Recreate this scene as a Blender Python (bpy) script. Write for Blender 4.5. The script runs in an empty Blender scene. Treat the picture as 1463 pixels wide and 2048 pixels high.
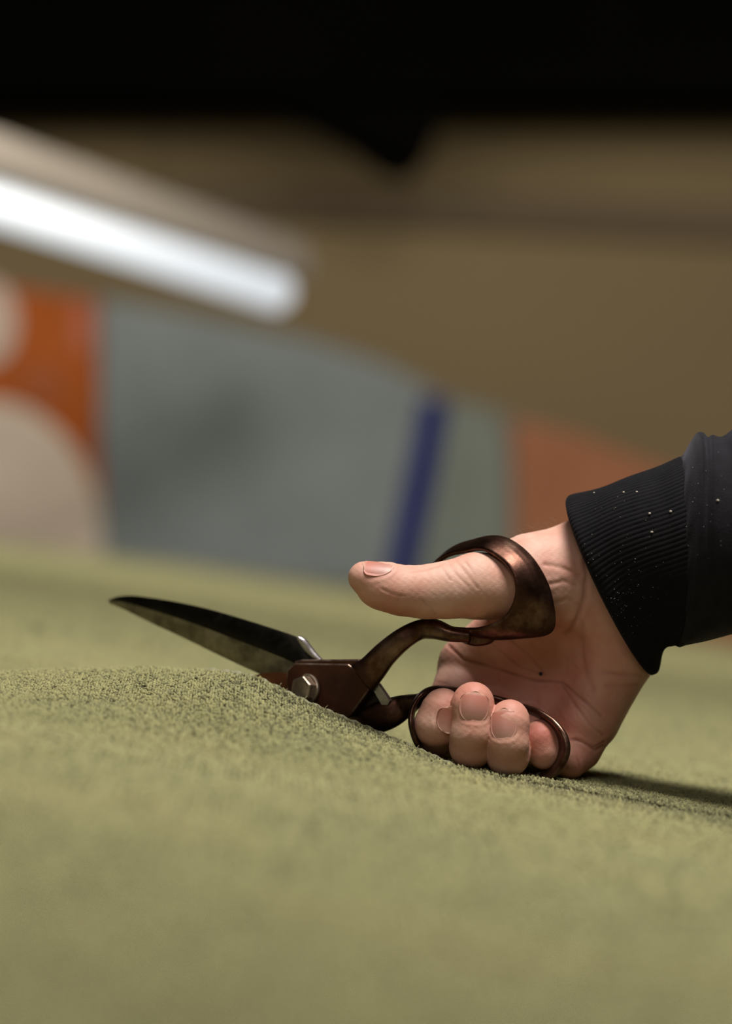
import bpy, math, random
import numpy as np
from mathutils import Vector
random.seed(7); rng = np.random.default_rng(7)
# ------------------------------------------------------------------ camera, world, lights, exposure
F, D0, ZC = 5180.0, 1126.0, 1.05          # focal length in pixels, focus distance mm, camera height m
SC = bpy.context.scene
COL = SC.collection
cam = bpy.data.cameras.new('camera'); camo = bpy.data.objects.new('camera', cam); COL.objects.link(camo)
camo.location = (0, 0, ZC); camo.rotation_euler = (math.radians(90), 0, 0)
cam.sensor_fit = 'HORIZONTAL'; cam.sensor_width = 24.0; cam.lens = 24.0 * F / 1463
cam.clip_start = .05; cam.clip_end = 60
cam.dof.use_dof = True; cam.dof.focus_distance = 1.108; cam.dof.aperture_fstop = cam.lens / 25.0
SC.camera = camo
SC.view_settings.view_transform = 'Standard'; SC.view_settings.look = 'None'
SC.view_settings.gamma = 1.0; SC.view_settings.use_curve_mapping = False
SC.view_settings.exposure = 0.0
SC.cycles.use_denoising = True
SC.cycles.max_bounces = 8
w = bpy.data.worlds.new('world'); SC.world = w; w.use_nodes = True
w.node_tree.nodes['Background'].inputs[0].default_value = (1.0, .95, .88, 1)
w.node_tree.nodes['Background'].inputs[1].default_value = 0.02
def area(name, loc, target, sx, sy, power, col):
    l = bpy.data.lights.new(name, 'AREA'); l.shape = 'RECTANGLE'; l.size = sx; l.size_y = sy
    l.energy = power; l.color = col
    o = bpy.data.objects.new(name, l); COL.objects.link(o); o.location = loc
    o.rotation_euler = (Vector(target) - Vector(loc)).to_track_quat('-Z', 'Y').to_euler()
    return o
area('overhead_key', (0.28, 0.92, 2.3), (0.03, 1.1, .95), 0.6, 0.5, 30, (1.0, .97, .92))  # unseen overhead key for hand and carpet; the room has no window
area('wall_fill', (0.1, 2.35, 1.66), (0.0, 3.75, 1.22), 2.4, 0.2, 15, (1.0, .95, .86))  # strip added just above the frame to brighten the back wall
area('front_fill', (-0.5, -0.9, 2.2), (0.05, 0.9, .95), 1.2, 0.8, 8.0, (1.0, .95, .88))  # added fill behind the camera, lifts the palm and near carpet

# ------------------------------------------------------------------ helpers
def P(px, py, dy=0.0):
    D = D0 + dy
    return np.array([(px - 731.5) * D / F, dy, (1024 - py) * D / F])
def W(a):                                  # local mm -> world metres
    a = np.asarray(a, float)
    return np.stack([a[..., 0] / 1e3, (a[..., 1] + D0) / 1e3, a[..., 2] / 1e3 + ZC], -1)
def new_mesh(name, V, Fc, smooth=True, attrs=None):
    me = bpy.data.meshes.new(name)
    V = np.asarray(V, np.float32)
    if isinstance(Fc, np.ndarray):
        k = Fc.shape[1]; n = len(Fc)
        me.vertices.add(len(V)); me.vertices.foreach_set('co', V.ravel())
        me.loops.add(n * k); me.loops.foreach_set('vertex_index', Fc.astype(np.int32).ravel())
        me.polygons.add(n); me.polygons.foreach_set('loop_start', np.arange(0, n * k, k, dtype=np.int32))
        me.update(calc_edges=True); me.validate()
    else:
        me.from_pydata([tuple(map(float, v)) for v in V], [], [tuple(map(int, f)) for f in Fc]); me.update()
    if smooth: me.polygons.foreach_set('use_smooth', [True] * len(me.polygons))
    for k_, a in (attrs or {}).items():
        at = me.attributes.new(k_, 'FLOAT', 'POINT'); at.data.foreach_set('value', np.asarray(a, np.float32))
    return me
def obj(name, me, mat=None, parent=None, label=None, cat=None, group=None, kind=None):
    o = bpy.data.objects.new(name, me); COL.objects.link(o)
    if mat is not None and me is not None: me.materials.append(mat)
    if parent is not None:
        o.parent = parent; o.matrix_parent_inverse = parent.matrix_world.inverted()
    for k_, v in (('label', label), ('category', cat), ('group', group), ('kind', kind)):
        if v: o[k_] = v
    return o
def empty(name, loc, label, cat, group=None):
    o = obj(name, None, label=label, cat=cat, group=group); o.location = loc
    o.matrix_world = __import__('mathutils').Matrix.Translation(loc); return o
def box(name, lo, hi, mat, parent=None, bevel=0.0, **k):
    x0, y0, z0 = lo; x1, y1, z1 = hi
    V = [(x0,y0,z0),(x1,y0,z0),(x1,y1,z0),(x0,y1,z0),(x0,y0,z1),(x1,y0,z1),(x1,y1,z1),(x0,y1,z1)]
    Fc = [(0,3,2,1),(4,5,6,7),(0,1,5,4),(1,2,6,5),(2,3,7,6),(3,0,4,7)]
    o = obj(name, new_mesh(name, V, Fc, False), mat, parent, **k)
    if bevel:
        m = o.modifiers.new('b', 'BEVEL'); m.width = bevel; m.segments = 3
    return o
def catmull(pts, n, closed=False):
    p = np.asarray(pts, float); m = len(p)
    if not closed: p = np.vstack([2*p[0]-p[1], p, 2*p[-1]-p[-2]]); seg = m - 1
    else: p = np.vstack([p[-1], p, p[0], p[1]]); seg = m
    t = np.linspace(0, seg, n, endpoint=not closed); i = np.minimum(t.astype(int), seg-1); u = (t - i)[:, None]
    a, b, c, d = p[i], p[i+1], p[i+2], p[i+3]
    return .5*((2*b) + (c-a)*u + (2*a-5*b+4*c-d)*u*u + (-a+3*b-3*c+d)*u**3)
def loft(rings, closed_u=False, cap=True):   # rings (n,m,3): each a closed cross-section
    n, m = rings.shape[:2]; V = rings.reshape(-1, 3); Fc = []
    for i in range(n if closed_u else n-1):
        j = (i+1) % n
        for k in range(m):
            l = (k+1) % m
            Fc.append((i*m+k, i*m+l, j*m+l, j*m+k))
    if cap and not closed_u:
        Fc.append(tuple(range(m))[::-1]); Fc.append(tuple((n-1)*m+k for k in range(m)))
    return V, Fc
def nrm(v): return v / (np.linalg.norm(v, axis=-1, keepdims=True) + 1e-9)
def join(parts):
    V = []; Fc = []; o = 0
    for v, f in parts:
        V.append(v); Fc += [tuple(i + o for i in q) for q in f]; o += len(v)
    return np.vstack(V), Fc

# ------------------------------------------------------------------ materials
class NT:
    def __init__(s, name, rough=.6, metal=0.0, spec=.5):
        s.m = bpy.data.materials.new(name); s.m.use_nodes = True; s.t = s.m.node_tree
        s.b = s.t.nodes['Principled BSDF']; s.b.inputs['Roughness'].default_value = rough
        s.b.inputs['Metallic'].default_value = metal; s.b.inputs['Specular IOR Level'].default_value = spec
        s.co = s.t.nodes.new('ShaderNodeTexCoord').outputs['Object']
    def n(s, ty, **k):
        x = s.t.nodes.new('ShaderNode' + ty)
        for a, v in k.items():
            if a in x.inputs: x.inputs[a].default_value = v
            else: setattr(x, a, v)
        return x
    def noise(s, scale, detail=4, rough=.55, vec=None):
        x = s.n('TexNoise', Scale=scale, Detail=detail, Roughness=rough); s.t.links.new(vec or s.co, x.inputs['Vector']); return x.outputs['Fac']
    def ramp(s, src, stops):
        r = s.n('ValToRGB'); e = r.color_ramp.elements
        while len(e) < len(stops): e.new(.5)
        for q, (p, c) in zip(e, stops): q.position = p; q.color = (*c, 1) if len(c) == 3 else c
        s.t.links.new(src, r.inputs[0]); return r.outputs[0]
    def mix(s, a, b, f, mode='MIX'):
        x = s.n('Mix', data_type='RGBA', blend_type=mode)
        for src, i in ((f, 0), (a, 6), (b, 7)):
            if hasattr(src, 'links'): s.t.links.new(src, x.inputs[i])
            else: x.inputs[i].default_value = src if i == 0 else (*src, 1)
        return x.outputs[2]
    def attr(s, name): return s.n('Attribute', attribute_name=name).outputs['Fac']
    def math(s, op, a, b=0.0):
        x = s.n('Math', operation=op)
        for i, v in ((0, a), (1, b)):
            if hasattr(v, 'links'): s.t.links.new(v, x.inputs[i])
            else: x.inputs[i].default_value = v
        return x.outputs[0]
    def color(s, c): s.link(c, 'Base Color'); return s
    def link(s, v, name):
        if hasattr(v, 'links'): s.t.links.new(v, s.b.inputs[name])
        elif isinstance(v, tuple): s.b.inputs[name].default_value = (*v, 1)
        else: s.b.inputs[name].default_value = v
    def bump(s, h, dist, strength=1.0):
        x = s.n('Bump', Distance=dist, Strength=strength); s.t.links.new(h, x.inputs['Height'])
        if s.b.inputs['Normal'].links: s.t.links.new(s.b.inputs['Normal'].links[0].from_socket, x.inputs['Normal'])
        s.t.links.new(x.outputs[0], s.b.inputs['Normal']); return s
def rgb(r, g, b):
    return tuple(((c/255)/12.92 if c/255 <= .04045 else ((c/255+.055)/1.055)**2.4) for c in (r, g, b))
def plain(name, c, rough=.7, metal=0., var=.12, scale=8, spec=.5):
    m = NT(name, rough, metal, spec); a = np.array(c)
    m.color(m.ramp(m.noise(scale), [(.3, tuple(a*(1-var))), (.7, tuple(a*(1+var)))])); return m

def wool(name, c, spark=None):
    m = NT(name, .95, 0, .12); c = np.array(c)
    big = m.ramp(m.noise(9, 5), [(.35, tuple(c*.93)), (.65, tuple(c*1.06))])
    fine = m.ramp(m.noise(420, 3), [(.35, (.80, .80, .80)), (.65, (1.13, 1.13, 1.13))])
    m.color(m.mix(big, fine, 1.0, 'MULTIPLY')); m.bump(m.noise(520, 3), .0012, .8)
    m.link(.04, 'Sheen Weight'); m.link(.6, 'Sheen Roughness')
    return m
GREEN = rgb(154, 149, 108)
M_carpet = wool('green_wool', tuple(np.array(GREEN)*.72))
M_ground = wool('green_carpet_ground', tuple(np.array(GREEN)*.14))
m = NT('green_tufts', .95, 0, .1)
c = np.array(GREEN)
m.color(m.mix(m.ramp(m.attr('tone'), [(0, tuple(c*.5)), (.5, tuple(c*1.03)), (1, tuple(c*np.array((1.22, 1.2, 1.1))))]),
              m.ramp(m.noise(12, 3), [(.35, (.92, .95, .92)), (.65, (1.05, 1.04, 1.0))]), 1.0, 'MULTIPLY'))
m.bump(m.noise(2200, 3), .0004, .7); m.link(.1, 'Sheen Weight'); M_tuft = m
M_backing = plain('pale_backing_cloth', rgb(150, 146, 118), .9, var=.1, scale=300)

# skin
m = NT('skin', .56, 0, .38)
base = m.ramp(m.noise(38, 5), [(.3, rgb(204, 152, 130)), (.52, rgb(214, 168, 148)), (.75, rgb(222, 182, 164))])
mott = m.mix(base, rgb(196, 122, 106), m.math('MULTIPLY', m.ramp(m.noise(75, 4), [(.45, (0, 0, 0)), (.7, (1, 1, 1))]), .38))
red = m.mix(mott, rgb(190, 98, 82), m.math('MULTIPLY', m.attr('red'), .75))
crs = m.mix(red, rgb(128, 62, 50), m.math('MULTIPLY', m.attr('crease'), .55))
m.color(crs)
m.link(.14, 'Subsurface Weight'); m.b.inputs['Subsurface Radius'].default_value = (1.0, .35, .2); m.link(.003, 'Subsurface Scale')
v = m.n('TexVoronoi', Scale=950.0, feature='DISTANCE_TO_EDGE'); m.t.links.new(m.co, v.inputs['Vector'])
m.bump(v.outputs['Distance'], .00022, .3); m.bump(m.noise(330, 4), .0004, .3); m.bump(m.noise(110, 3), .0008, .12)
M_skin = m
m = NT('fingernail', .42, 0, .4)
m.color(m.ramp(m.attr('v'), [(0, rgb(222, 188, 168)), (.07, rgb(198, 150, 134)), (.3, rgb(184, 132, 118)), (.84, rgb(192, 122, 106)), (.97, rgb(206, 160, 140))]))
m.link(.1, 'Subsurface Weight'); m.link(.003, 'Subsurface Scale'); m.bump(m.noise(900, 2), .0001, .3); M_nail = m
# metals
def metal(name, stops, rlo, rhi, sc=35, metallic=.9):
    m = NT(name, .35, metallic, .5)
    nz = m.noise(sc, 6, .62); m.color(m.ramp(nz, stops))
    m.link(m.ramp(m.noise(sc*2.5, 4), [(.3, (rlo,)*3), (.7, (rhi,)*3)]), 'Roughness')
    m.bump(m.noise(600, 4), .00012, .5); return m
M_blade = metal('dark_blade_steel', [(.35, rgb(26, 24, 20)), (.6, rgb(38, 35, 29)), (.85, rgb(60, 55, 45))], .3, .5, 90)
M_brown = metal('brown_japanned_steel', [(.3, rgb(60, 34, 24)), (.6, rgb(86, 48, 32)), (.8, rgb(112, 68, 48))], .34, .55, 60, .55)
M_handle = metal('worn_bronze_handle', [(.25, rgb(44, 28, 22)), (.5, rgb(78, 52, 42)), (.78, rgb(150, 122, 104))], .27, .46, 42, .95)
M_worn = metal('rubbed_brown_edge', [(.35, rgb(92, 62, 50)), (.6, rgb(150, 128, 112)), (.8, rgb(180, 160, 146))], .3, .45, 160, .8)
M_ground_steel = metal('ground_blade_face', [(.35, rgb(96, 90, 74)), (.55, rgb(140, 132, 112)), (.8, rgb(166, 156, 138))], .38, .55, 70, .85)
M_dark = metal('black_japanned_steel', [(.3, rgb(26, 20, 18)), (.7, rgb(50, 36, 30))], .4, .6, 60, .4)
M_bolt = metal('worn_bolt_steel', [(.3, rgb(128, 110, 94)), (.7, rgb(196, 180, 162))], .28, .45, 120)
M_silver = metal('bright_steel', [(.3, rgb(150, 142, 142)), (.7, rgb(205, 198, 200))], .25, .4, 120)
# cloth
def cloth(name, c, sh=.1):
    m = NT(name, .92, 0, .15); c = np.array(c)
    m.color(m.ramp(m.noise(160, 5), [(.3, tuple(c*.75)), (.7, tuple(c*1.3))]))
    m.link(sh, 'Sheen Weight'); m.link(.4, 'Sheen Roughness'); m.b.inputs['Sheen Tint'].default_value = (.8, .76, .9, 1)
    m.bump(m.noise(1500, 4), .0004, .6); return m
M_sleeve = cloth('black_sweatshirt_jersey', (.011, .0103, .0125), .12)
M_cuff = cloth('black_rib_knit', (.006, .0056, .0066), .05)
M_lint = plain('pale_lint', rgb(190, 180, 165), .9)

# ------------------------------------------------------------------ setting
M_wall = plain('tan_plaster', rgb(115, 98, 68), .9, var=.05, scale=1.5)
M_floor = plain('grey_concrete', rgb(110, 104, 94), .8, scale=3)
M_black = plain('black_steelwork', (.0015, .0014, .0012), .8, spec=0.0)
M_ceil = plain('dark_ceiling', (.004, .0036, .003), .95, spec=0.0)
M_rail = plain('dark_wood_rail', rgb(86, 70, 48), .8, scale=6)
M_wood = plain('table_wood', rgb(120, 90, 60), .7, scale=10)
YW = 3.75
def bgp(px, py, Y): return ((px - 731.5) * Y / F, Y, (1024 - py) * Y / F + ZC)
S = dict(kind='structure')
box('wall_back', (-4, YW, 0), (4, YW+.15, 2.9), M_wall.m, **S)
box('wall_left', (-4.15, -3, 0), (-4, YW+.15, 2.9), M_wall.m, **S)
box('wall_right', (4, -3, 0), (4.15, YW+.15, 2.9), M_wall.m, **S)
box('wall_front', (-4.15, -3.15, 0), (4.15, -3, 2.9), M_wall.m, **S)
box('floor', (-4.15, -3.15, -.1), (4.15, YW+.15, 0), M_floor.m, **S)
box('ceiling', (-4.15, -3.15, 2.9), (4.15, YW+.15, 3.0), M_ceil.m, **S)
# black steel beam across the top, with its gusset
zb = bgp(0, 208, 3.5)[2]
beam = box('ceiling_beam', (-4, 3.45, zb), (4, 3.6, zb+.42), M_black.m, label='black steel beam running across the top of the wall', cat='beam', bevel=.004)
def prism(name, pts, y0, y1, mat, parent=None, bevel=0, **k):
    n = len(pts); V = [(x, y0, z) for x, z in pts] + [(x, y1, z) for x, z in pts]
    Fc = [tuple(range(n))[::-1], tuple(range(n, 2*n))] + [(i, (i+1) % n, n+(i+1) % n, n+i) for i in range(n)]
    me = new_mesh(name, V, Fc, False)
    import bmesh
    b = bmesh.new(); b.from_mesh(me); bmesh.ops.recalc_face_normals(b, faces=b.faces); b.to_mesh(me); b.free()
    o = obj(name, me, mat, parent, **k)
    if bevel: q = o.modifiers.new('b', 'BEVEL'); q.width = bevel; q.segments = 2
    return o
def pts2(l, Y): return [(bgp(a, b, Y)[0], bgp(a, b, Y)[2]) for a, b in l]
prism('gusset', pts2([(540, 205), (885, 205), (878, 240), (855, 305), (812, 345), (768, 335), (685, 275), (590, 228)], 3.45), 3.43, 3.55, M_black.m, beam)
a, b = bgp(0, 372, YW), bgp(0, 440, YW)
prism('trim_1', pts2([(-6000, 330), (480, 372), (1463, 408), (6000, 560), (6000, 640), (1463, 486), (480, 440), (-6000, 400)], YW-.02), YW-.02, YW, M_rail.m, kind='structure', bevel=.004)

# hanging rug with inlaid fields
YR = YW - .045
rug_pts = [(-900, 480), (-200, 545), (0, 562), (195, 590), (420, 632), (620, 676), (770, 725), (862, 772), (930, 800), (1030, 828), (1150, 868), (1300, 925), (1500, 990), (1800, 1060), (1800, 1500), (-900, 1500)]
M_rb = plain('rug_backing', rgb(112, 104, 88), .95)
rug = prism('hanging_rug', pts2(rug_pts, YR), YR, YW-.001, M_rb.m, bevel=.003,
            label='large abstract rug in colour blocks hanging on the tan back wall', cat='rug')
def field(name, pts, c, lab, th=.014, off=0):
    prism(name, pts2(pts, YR-th), YR-th-off, YR+.002, wool('wool_'+name, c).m, rug, bevel=.004, label=lab)
field('rug_field', [(197, 594), (420, 636), (620, 680), (770, 729), (842, 766), (880, 800), (815, 1140), (800, 1500), (203, 1500), (206, 1100), (197, 900)], rgb(134, 140, 138), 'large grey wool field')
field('rug_stripe', [(845, 792), (897, 802), (860, 1000), (826, 1145), (800, 1300), (754, 1300), (777, 1120), (808, 980)], rgb(8, 18, 100), 'narrow slanting navy blue stripe', .022)
field('rug_field', [(893, 800), (990, 822), (1018, 900), (1024, 1100), (1026, 1500), (800, 1500), (818, 1145), (852, 1000)], rgb(124, 130, 120), 'sage green wool field')
field('rug_field', [(1024, 836), (1150, 868), (1300, 925), (1500, 990), (1800, 1060), (1800, 1500), (1030, 1500), (1028, 1100)], rgb(160, 106, 76), 'terracotta orange wool field')
field('rug_field', [(-300, 545), (0, 570), (193, 598), (193, 900), (201, 960), (203, 1100), (200, 1500), (-300, 1500)], rgb(178, 92, 38), 'rust brown wool field')
arc = [(-300, 790)] + [(-30 + 235*math.sin(t), 1090 - 292*math.cos(t)) for t in np.linspace(-.1, math.pi/2, 14)] + [(205, 1500), (-300, 1500)]
field('rug_disc', arc, rgb(232, 212, 190), 'large pale beige rounded field', .026)
field('rug_disc', [(-32 + 66*math.cos(t), 645 + 88*math.sin(t)) for t in np.linspace(0, 2*math.pi, 28)[:-1]], rgb(214, 190, 172), 'small cream disc', .026)
field('rug_disc', [(82 + 46*math.cos(t), 770 + 50*math.sin(t)) for t in np.linspace(0, 2*math.pi, 24)[:-1]], rgb(176, 98, 58), 'small faded orange disc', .02)
field('rug_disc', [(165 + 24*math.cos(t), 655 + 56*math.sin(t)) for t in np.linspace(0, 2*math.pi, 24)[:-1]], rgb(190, 112, 84), 'small pale orange oval', .02)

# suspended tube lamp
e = NT('lit_tube', .5); e.link((.86, .93, 1.0), 'Emission Color'); e.link(.74, 'Emission Strength'); e.color((.8, .8, .8))
M_house = plain('lamp_housing_paint', rgb(146, 136, 124), .6, var=.04)
A = np.array(bgp(-20, 404, 2.62)); B = np.array(bgp(552, 583, 3.25)); dr = nrm(B-A); A = B - dr*1.15
lamp = empty('tube_lamp', tuple((A+B)/2), 'long lit white tube lamp hung in its pale grey housing on thin wires', 'lamp')
def cyl(a, b, r0, r1=None, n=24, cap=True):
    r1 = r0 if r1 is None else r1; d = nrm(b-a); u = nrm(np.cross(d, [0, .3, 1])); v = np.cross(d, u)
    t = np.linspace(0, 2*np.pi, n, endpoint=False); ring = np.cos(t)[:, None]*u + np.sin(t)[:, None]*v
    return loft(np.stack([a + ring*r0, b + ring*r1]), cap=cap)
R_ = .023
obj('tube', new_mesh('tube', *cyl(A, B, R_, n=32)), e.m, lamp)
obj('end_cap', new_mesh('end_cap', *cyl(B, B+dr*.018, R_*1.02, R_*.8)), plain('cap_plastic', rgb(205, 178, 160), .5).m, lamp, label='pale pinkish end cap')
obj('end_cap', new_mesh('end_cap', *cyl(A, A-dr*.018, R_*1.02, R_*.8)), plain('cap_plastic2', rgb(205, 178, 160), .5).m, lamp)
up = np.array([0, 0, 1.]); sd = nrm(np.cross(dr, up)); upp = np.cross(sd, dr)
h0, h1 = R_*.75, R_*.75+.05
rr = []
for q in (A-dr*.02, B+dr*.03):
    rr.append([q + sd*x + upp*z for x, z in ((-.036, h0), (.036, h0), (.036, h0+.02), (.024, h1), (-.024, h1), (-.036, h0+.02))])
hs = obj('housing', new_mesh('housing', *loft(np.array(rr)), False), M_house.m, lamp)
q = hs.modifiers.new('b', 'BEVEL'); q.width = .006; q.segments = 3
for f_ in (.12, .72):
    p_ = A + (B-A)*f_ + upp*h1
    obj('wire', new_mesh('wire', *cyl(p_, np.array([p_[0], p_[1], 2.9]), .0008, n=8)), M_black.m, lamp)

# ------------------------------------------------------------------ carpet
ZA, ZB = -102.4, -.157
def zbase(X): return ZA + ZB*np.clip(X, -700, 700)
CR = [(-700, 1250, 30), (-300, 1300, 42), (0, 1340, 40), (150, 1336, 33), (300, 1334, 25), (410, 1337, 18), (470, 1344, 12), (520, 1357, 8), (600, 1396, 2), (680, 1430, -4),
      (750, 1460, -10), (830, 1494, -18), (905, 1526, -28), (1000, 1552, -34), (1100, 1574, -42), (1250, 1607, -52), (1463, 1650, -66), (1900, 1740, -90)]
cp = np.array([P(*q) for q in CR])
def yslit(X): return np.interp(X, cp[:, 0], cp[:, 1])
def hcrest(X): return np.clip(np.interp(X, cp[:, 0], cp[:, 2]) - zbase(X) - 1.0, -1.0, 40)
XS = P(505, 1350, 9)[0]                    # the cut starts here and runs to the right
rnd = [(rng.normal(size=2), rng.uniform(0, 6.28)) for _ in range(10)]
def undul(X, Y):
    s = 0
    for k, (d, ph) in enumerate(rnd): s = s + np.sin((X*d[0] + Y*d[1])*(.02 + .012*k) + ph)*(.35/(1+.3*k))
    return s
def zcarpet(X, Y, near):
    h = hcrest(X); d = yslit(X) - Y
    hn = h*np.exp(-(np.maximum(d, 0)/85.)**2)
    s = np.clip((X - (XS-14))/26., 0, 1); s = s*s*(3-2*s)
    hf = h*np.exp(-(np.maximum(-d, 0)/32.)**2)*(1-s) - 2.0*s*np.exp(-(np.maximum(-d, 0)/40.)**2)*(h > 1)
    return zbase(X) + np.where(near, hn, hf) + undul(X, Y)*.55
def sheet(near):
    xs = np.concatenate([np.linspace(-900, -200, 30)[:-1], np.arange(-200, 200, 2.), np.linspace(200, 900, 30)])
    u = np.concatenate([np.arange(0, 260, 2.6), np.linspace(260, 3400 if not near else 800, 60)])
    X, U = np.meshgrid(xs, u)
    Y0 = yslit(X)
    if near: Y = np.maximum(Y0 - U, -826.)
    else:
        Yfar = np.interp(X, [-420, -30, 400], [1830, 2400, 2560]) ; Yfar = np.minimum(Yfar, 2480)
        Y = Y0 + U/3400.*(Yfar - Y0) if False else Y0 + U*np.where(U > 260, 1, 1)
        sc = (Yfar - Y0 - 260)/(3400.-260); Y = np.where(U > 260, Y0 + 260 + (U-260)*sc, Y0 + U)
    Z = zcarpet(X, Y, near)
    return X, Y, Z
V = []; Fc = []; off = 0; edge_loops = []
for near in (True, False):
    X, Y, Z = sheet(near); n, m_ = X.shape
    V.append(np.stack([X, Y, Z], -1).reshape(-1, 3)); I = np.arange(n*m_).reshape(n, m_) + off
    q = np.stack([I[:-1, :-1], I[:-1, 1:], I[1:, 1:], I[1:, :-1]], -1).reshape(-1, 4)
    if near: q = q[:, ::-1]
    Fc.append(q); off += n*m_
    # 3.5 mm thick lip along the cut and along the far edge
    for row, dz in ((0, 3.5),) if near else ((0, 3.5), (n-1, 130.)):
        e = np.stack([X[row], Y[row] + (.6 if near else -.3), Z[row]-dz], -1); V.append(e); J = np.arange(m_) + off; off += m_
        q = np.stack([I[row, :-1], I[row, 1:], J[1:], J[:-1]], -1)
        if (not near) and row: q = q[:, ::-1]
        if near: pass
        Fc.append(q)
VV = np.vstack(V); FF = np.vstack(Fc)
carpet = obj('carpet', new_mesh('carpet', W(VV), FF), M_carpet.m,
             label='thick olive green wool carpet spread over the table, cut open at the shears', cat='carpet')
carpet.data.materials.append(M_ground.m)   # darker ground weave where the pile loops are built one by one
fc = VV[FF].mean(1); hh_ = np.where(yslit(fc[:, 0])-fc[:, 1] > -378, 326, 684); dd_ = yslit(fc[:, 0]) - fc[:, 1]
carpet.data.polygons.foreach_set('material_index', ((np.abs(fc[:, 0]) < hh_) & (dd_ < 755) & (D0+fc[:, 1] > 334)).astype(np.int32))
xb = np.arange(XS-22, P(900, 1500)[0], .8); yb = yslit(xb) + 1.0; zb_ = zcarpet(xb, yslit(xb)-.1, True) + .35*np.sin(xb*1.1)
rb = np.stack([np.stack([xb, yb+o_, zb_+q_], -1) for o_, q_ in ((-.5, -3), (-.5, 1.5), (.4, 1.5), (.4, -3))], 1)
obj('backing', new_mesh('backing', *(lambda a: (W(a[0]), a[1]))(loft(rb))), M_backing.m, carpet, label='pale woven backing along the cut edge')
# pile tufts over the zone where single loops can be seen
def blob(nu=6):
    V = [(0, 0, 1.)]; Fc = []
    for k, (r, z) in enumerate(((.62, .78), (1., .1), (.8, -.7))):
        for j in range(nu): t = 2*math.pi*(j + .5*(k % 2))/nu; V.append((r*math.cos(t), r*math.sin(t), z))
    for j in range(nu): Fc.append((0, 1+j, 1+(j+1) % nu))
    for k in range(2):
        a0 = 1+k*nu; b0 = a0+nu
        for j in range(nu):
            l = (j+1) % nu
            if k == 0: Fc += [(a0+j, b0+j, a0+l), (a0+l, b0+j, b0+l)]
            else: Fc += [(a0+j, b0+j, b0+l), (a0+j, b0+l, a0+l)]
    return np.array(V), np.array(Fc)
LOW = (np.array([(0, 0, 1.)] + [(.85*math.cos(t), .85*math.sin(t), .35) for t in (0, 1.57, 3.14, 4.71)] + [(.8*math.cos(t), .8*math.sin(t), -.8) for t in (.0, 1.57, 3.14, 4.71)]),
       np.array([q for j in range(4) for q in ((0, 1+j, 1+(j+1) % 4), (1+j, 5+j, 1+(j+1) % 4), (1+(j+1) % 4, 5+j, 5+(j+1) % 4))]))
def tufts(d0, d1, scale, shape, hx, jit=.1):
    """pile loops in rows, for offsets d0..d1 in front of (+) or behind (-) the crest line"""
    ang = math.radians(24); p1, p2 = 1.8*scale, 2.2*scale
    ext = 450 if scale < 1 else 1250 if scale < 2 else 2000
    gu = np.arange(-int(ext/p1), int(ext/p1)); gv = np.arange(-int(ext/p2), int(ext/p2))
    U, Vv = np.meshgrid(gu*p1, gv*p2); U = U + (np.arange(len(gv))[:, None] % 2)*p1*.5
    X = (U*math.cos(ang) - Vv*math.sin(ang)).ravel(); Y = (U*math.sin(ang) + Vv*math.cos(ang)).ravel()
    X += rng.normal(0, .26*scale, X.size); Y += rng.normal(0, .26*scale, X.size)
    d = yslit(X) - Y
    inner = (np.abs(X) < 178) & (d > -150) & (d < 165)
    keep = (np.abs(X) < hx) & (d < d1) & (d > d0) & (np.abs(d) > .9) & (D0 + Y > 330)
    if scale > 1: keep &= ~inner
    if scale >= 2: keep &= Y < np.minimum(np.interp(X, [-420, -30, 400], [1830, 2400, 2560]), 2480) - 3
    X, Y, d = X[keep], Y[keep], d[keep]
    miss = rng.random(X.size) > .07+.14*np.exp(-(d/26.)**2)*np.clip((X-(XS-25))/40, 0, 1); X, Y, d = X[miss], Y[miss], d[miss]
    nz = np.sin(X*1.07+1.9*np.sin(Y*.61))*np.sin(Y*1.21+2.1*np.sin(X*.53)) + .5*np.sin(X*.37+Y*.29)
    ok = (nz < 1.12 - .35*np.exp(-(d/30.)**2)*(X > XS-25)) | (scale > 1); X, Y, d = X[ok], Y[ok], d[ok]; near = d > 0
    Z = zcarpet(X, Y, near); n = X.size
    r = rng.uniform(.72, 1.2, n)*scale; hgt = rng.uniform(.45, 1.15, n)*(1+.2*np.sin(X*.13+2*np.sin(Y*.07)))*(.8+.35*scale) + .28*np.clip(np.sin(X*.9+2*np.sin(Y*.5))*np.sin(Y*1.0+2*np.sin(X*.4)), -1, 1)
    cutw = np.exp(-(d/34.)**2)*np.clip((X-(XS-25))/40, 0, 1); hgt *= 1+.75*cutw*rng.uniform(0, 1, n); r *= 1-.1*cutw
    bv, bf = shape; th = rng.uniform(0, 6.28, n); c, s = np.cos(th), np.sin(th); el = rng.uniform(.9, 1.2, n)
    bx = (bv[None, :, 0]*c[:, None] - bv[None, :, 1]*s[:, None])*(r*el)[:, None]
    by = (bv[None, :, 0]*s[:, None] + bv[None, :, 1]*c[:, None])*r[:, None]
    bz = bv[None, :, 2]*hgt[:, None]; tx, ty = rng.normal(0, .2, n), rng.normal(0, .2, n)
    Vt = np.stack([X[:, None]+bx+tx[:, None]*bz, Y[:, None]+by+ty[:, None]*bz, Z[:, None]+.35+bz], -1)
    Vt += rng.normal(0, jit*scale*.6, Vt.shape); k = bv.shape[0]
    Ft = (bf[None] + (np.arange(n)*k)[:, None, None]).reshape(-1, 3)
    tone = np.repeat(np.clip(rng.normal(.55, .28 if scale < 1 else .14, n) - .42*cutw, 0, 1), k)  # tone falls near the cut: shade painted in, together with crushed pile
    print('tufts', n, 'tris', len(Ft))
    return Vt.reshape(-1, 3), Ft, tone
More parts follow.
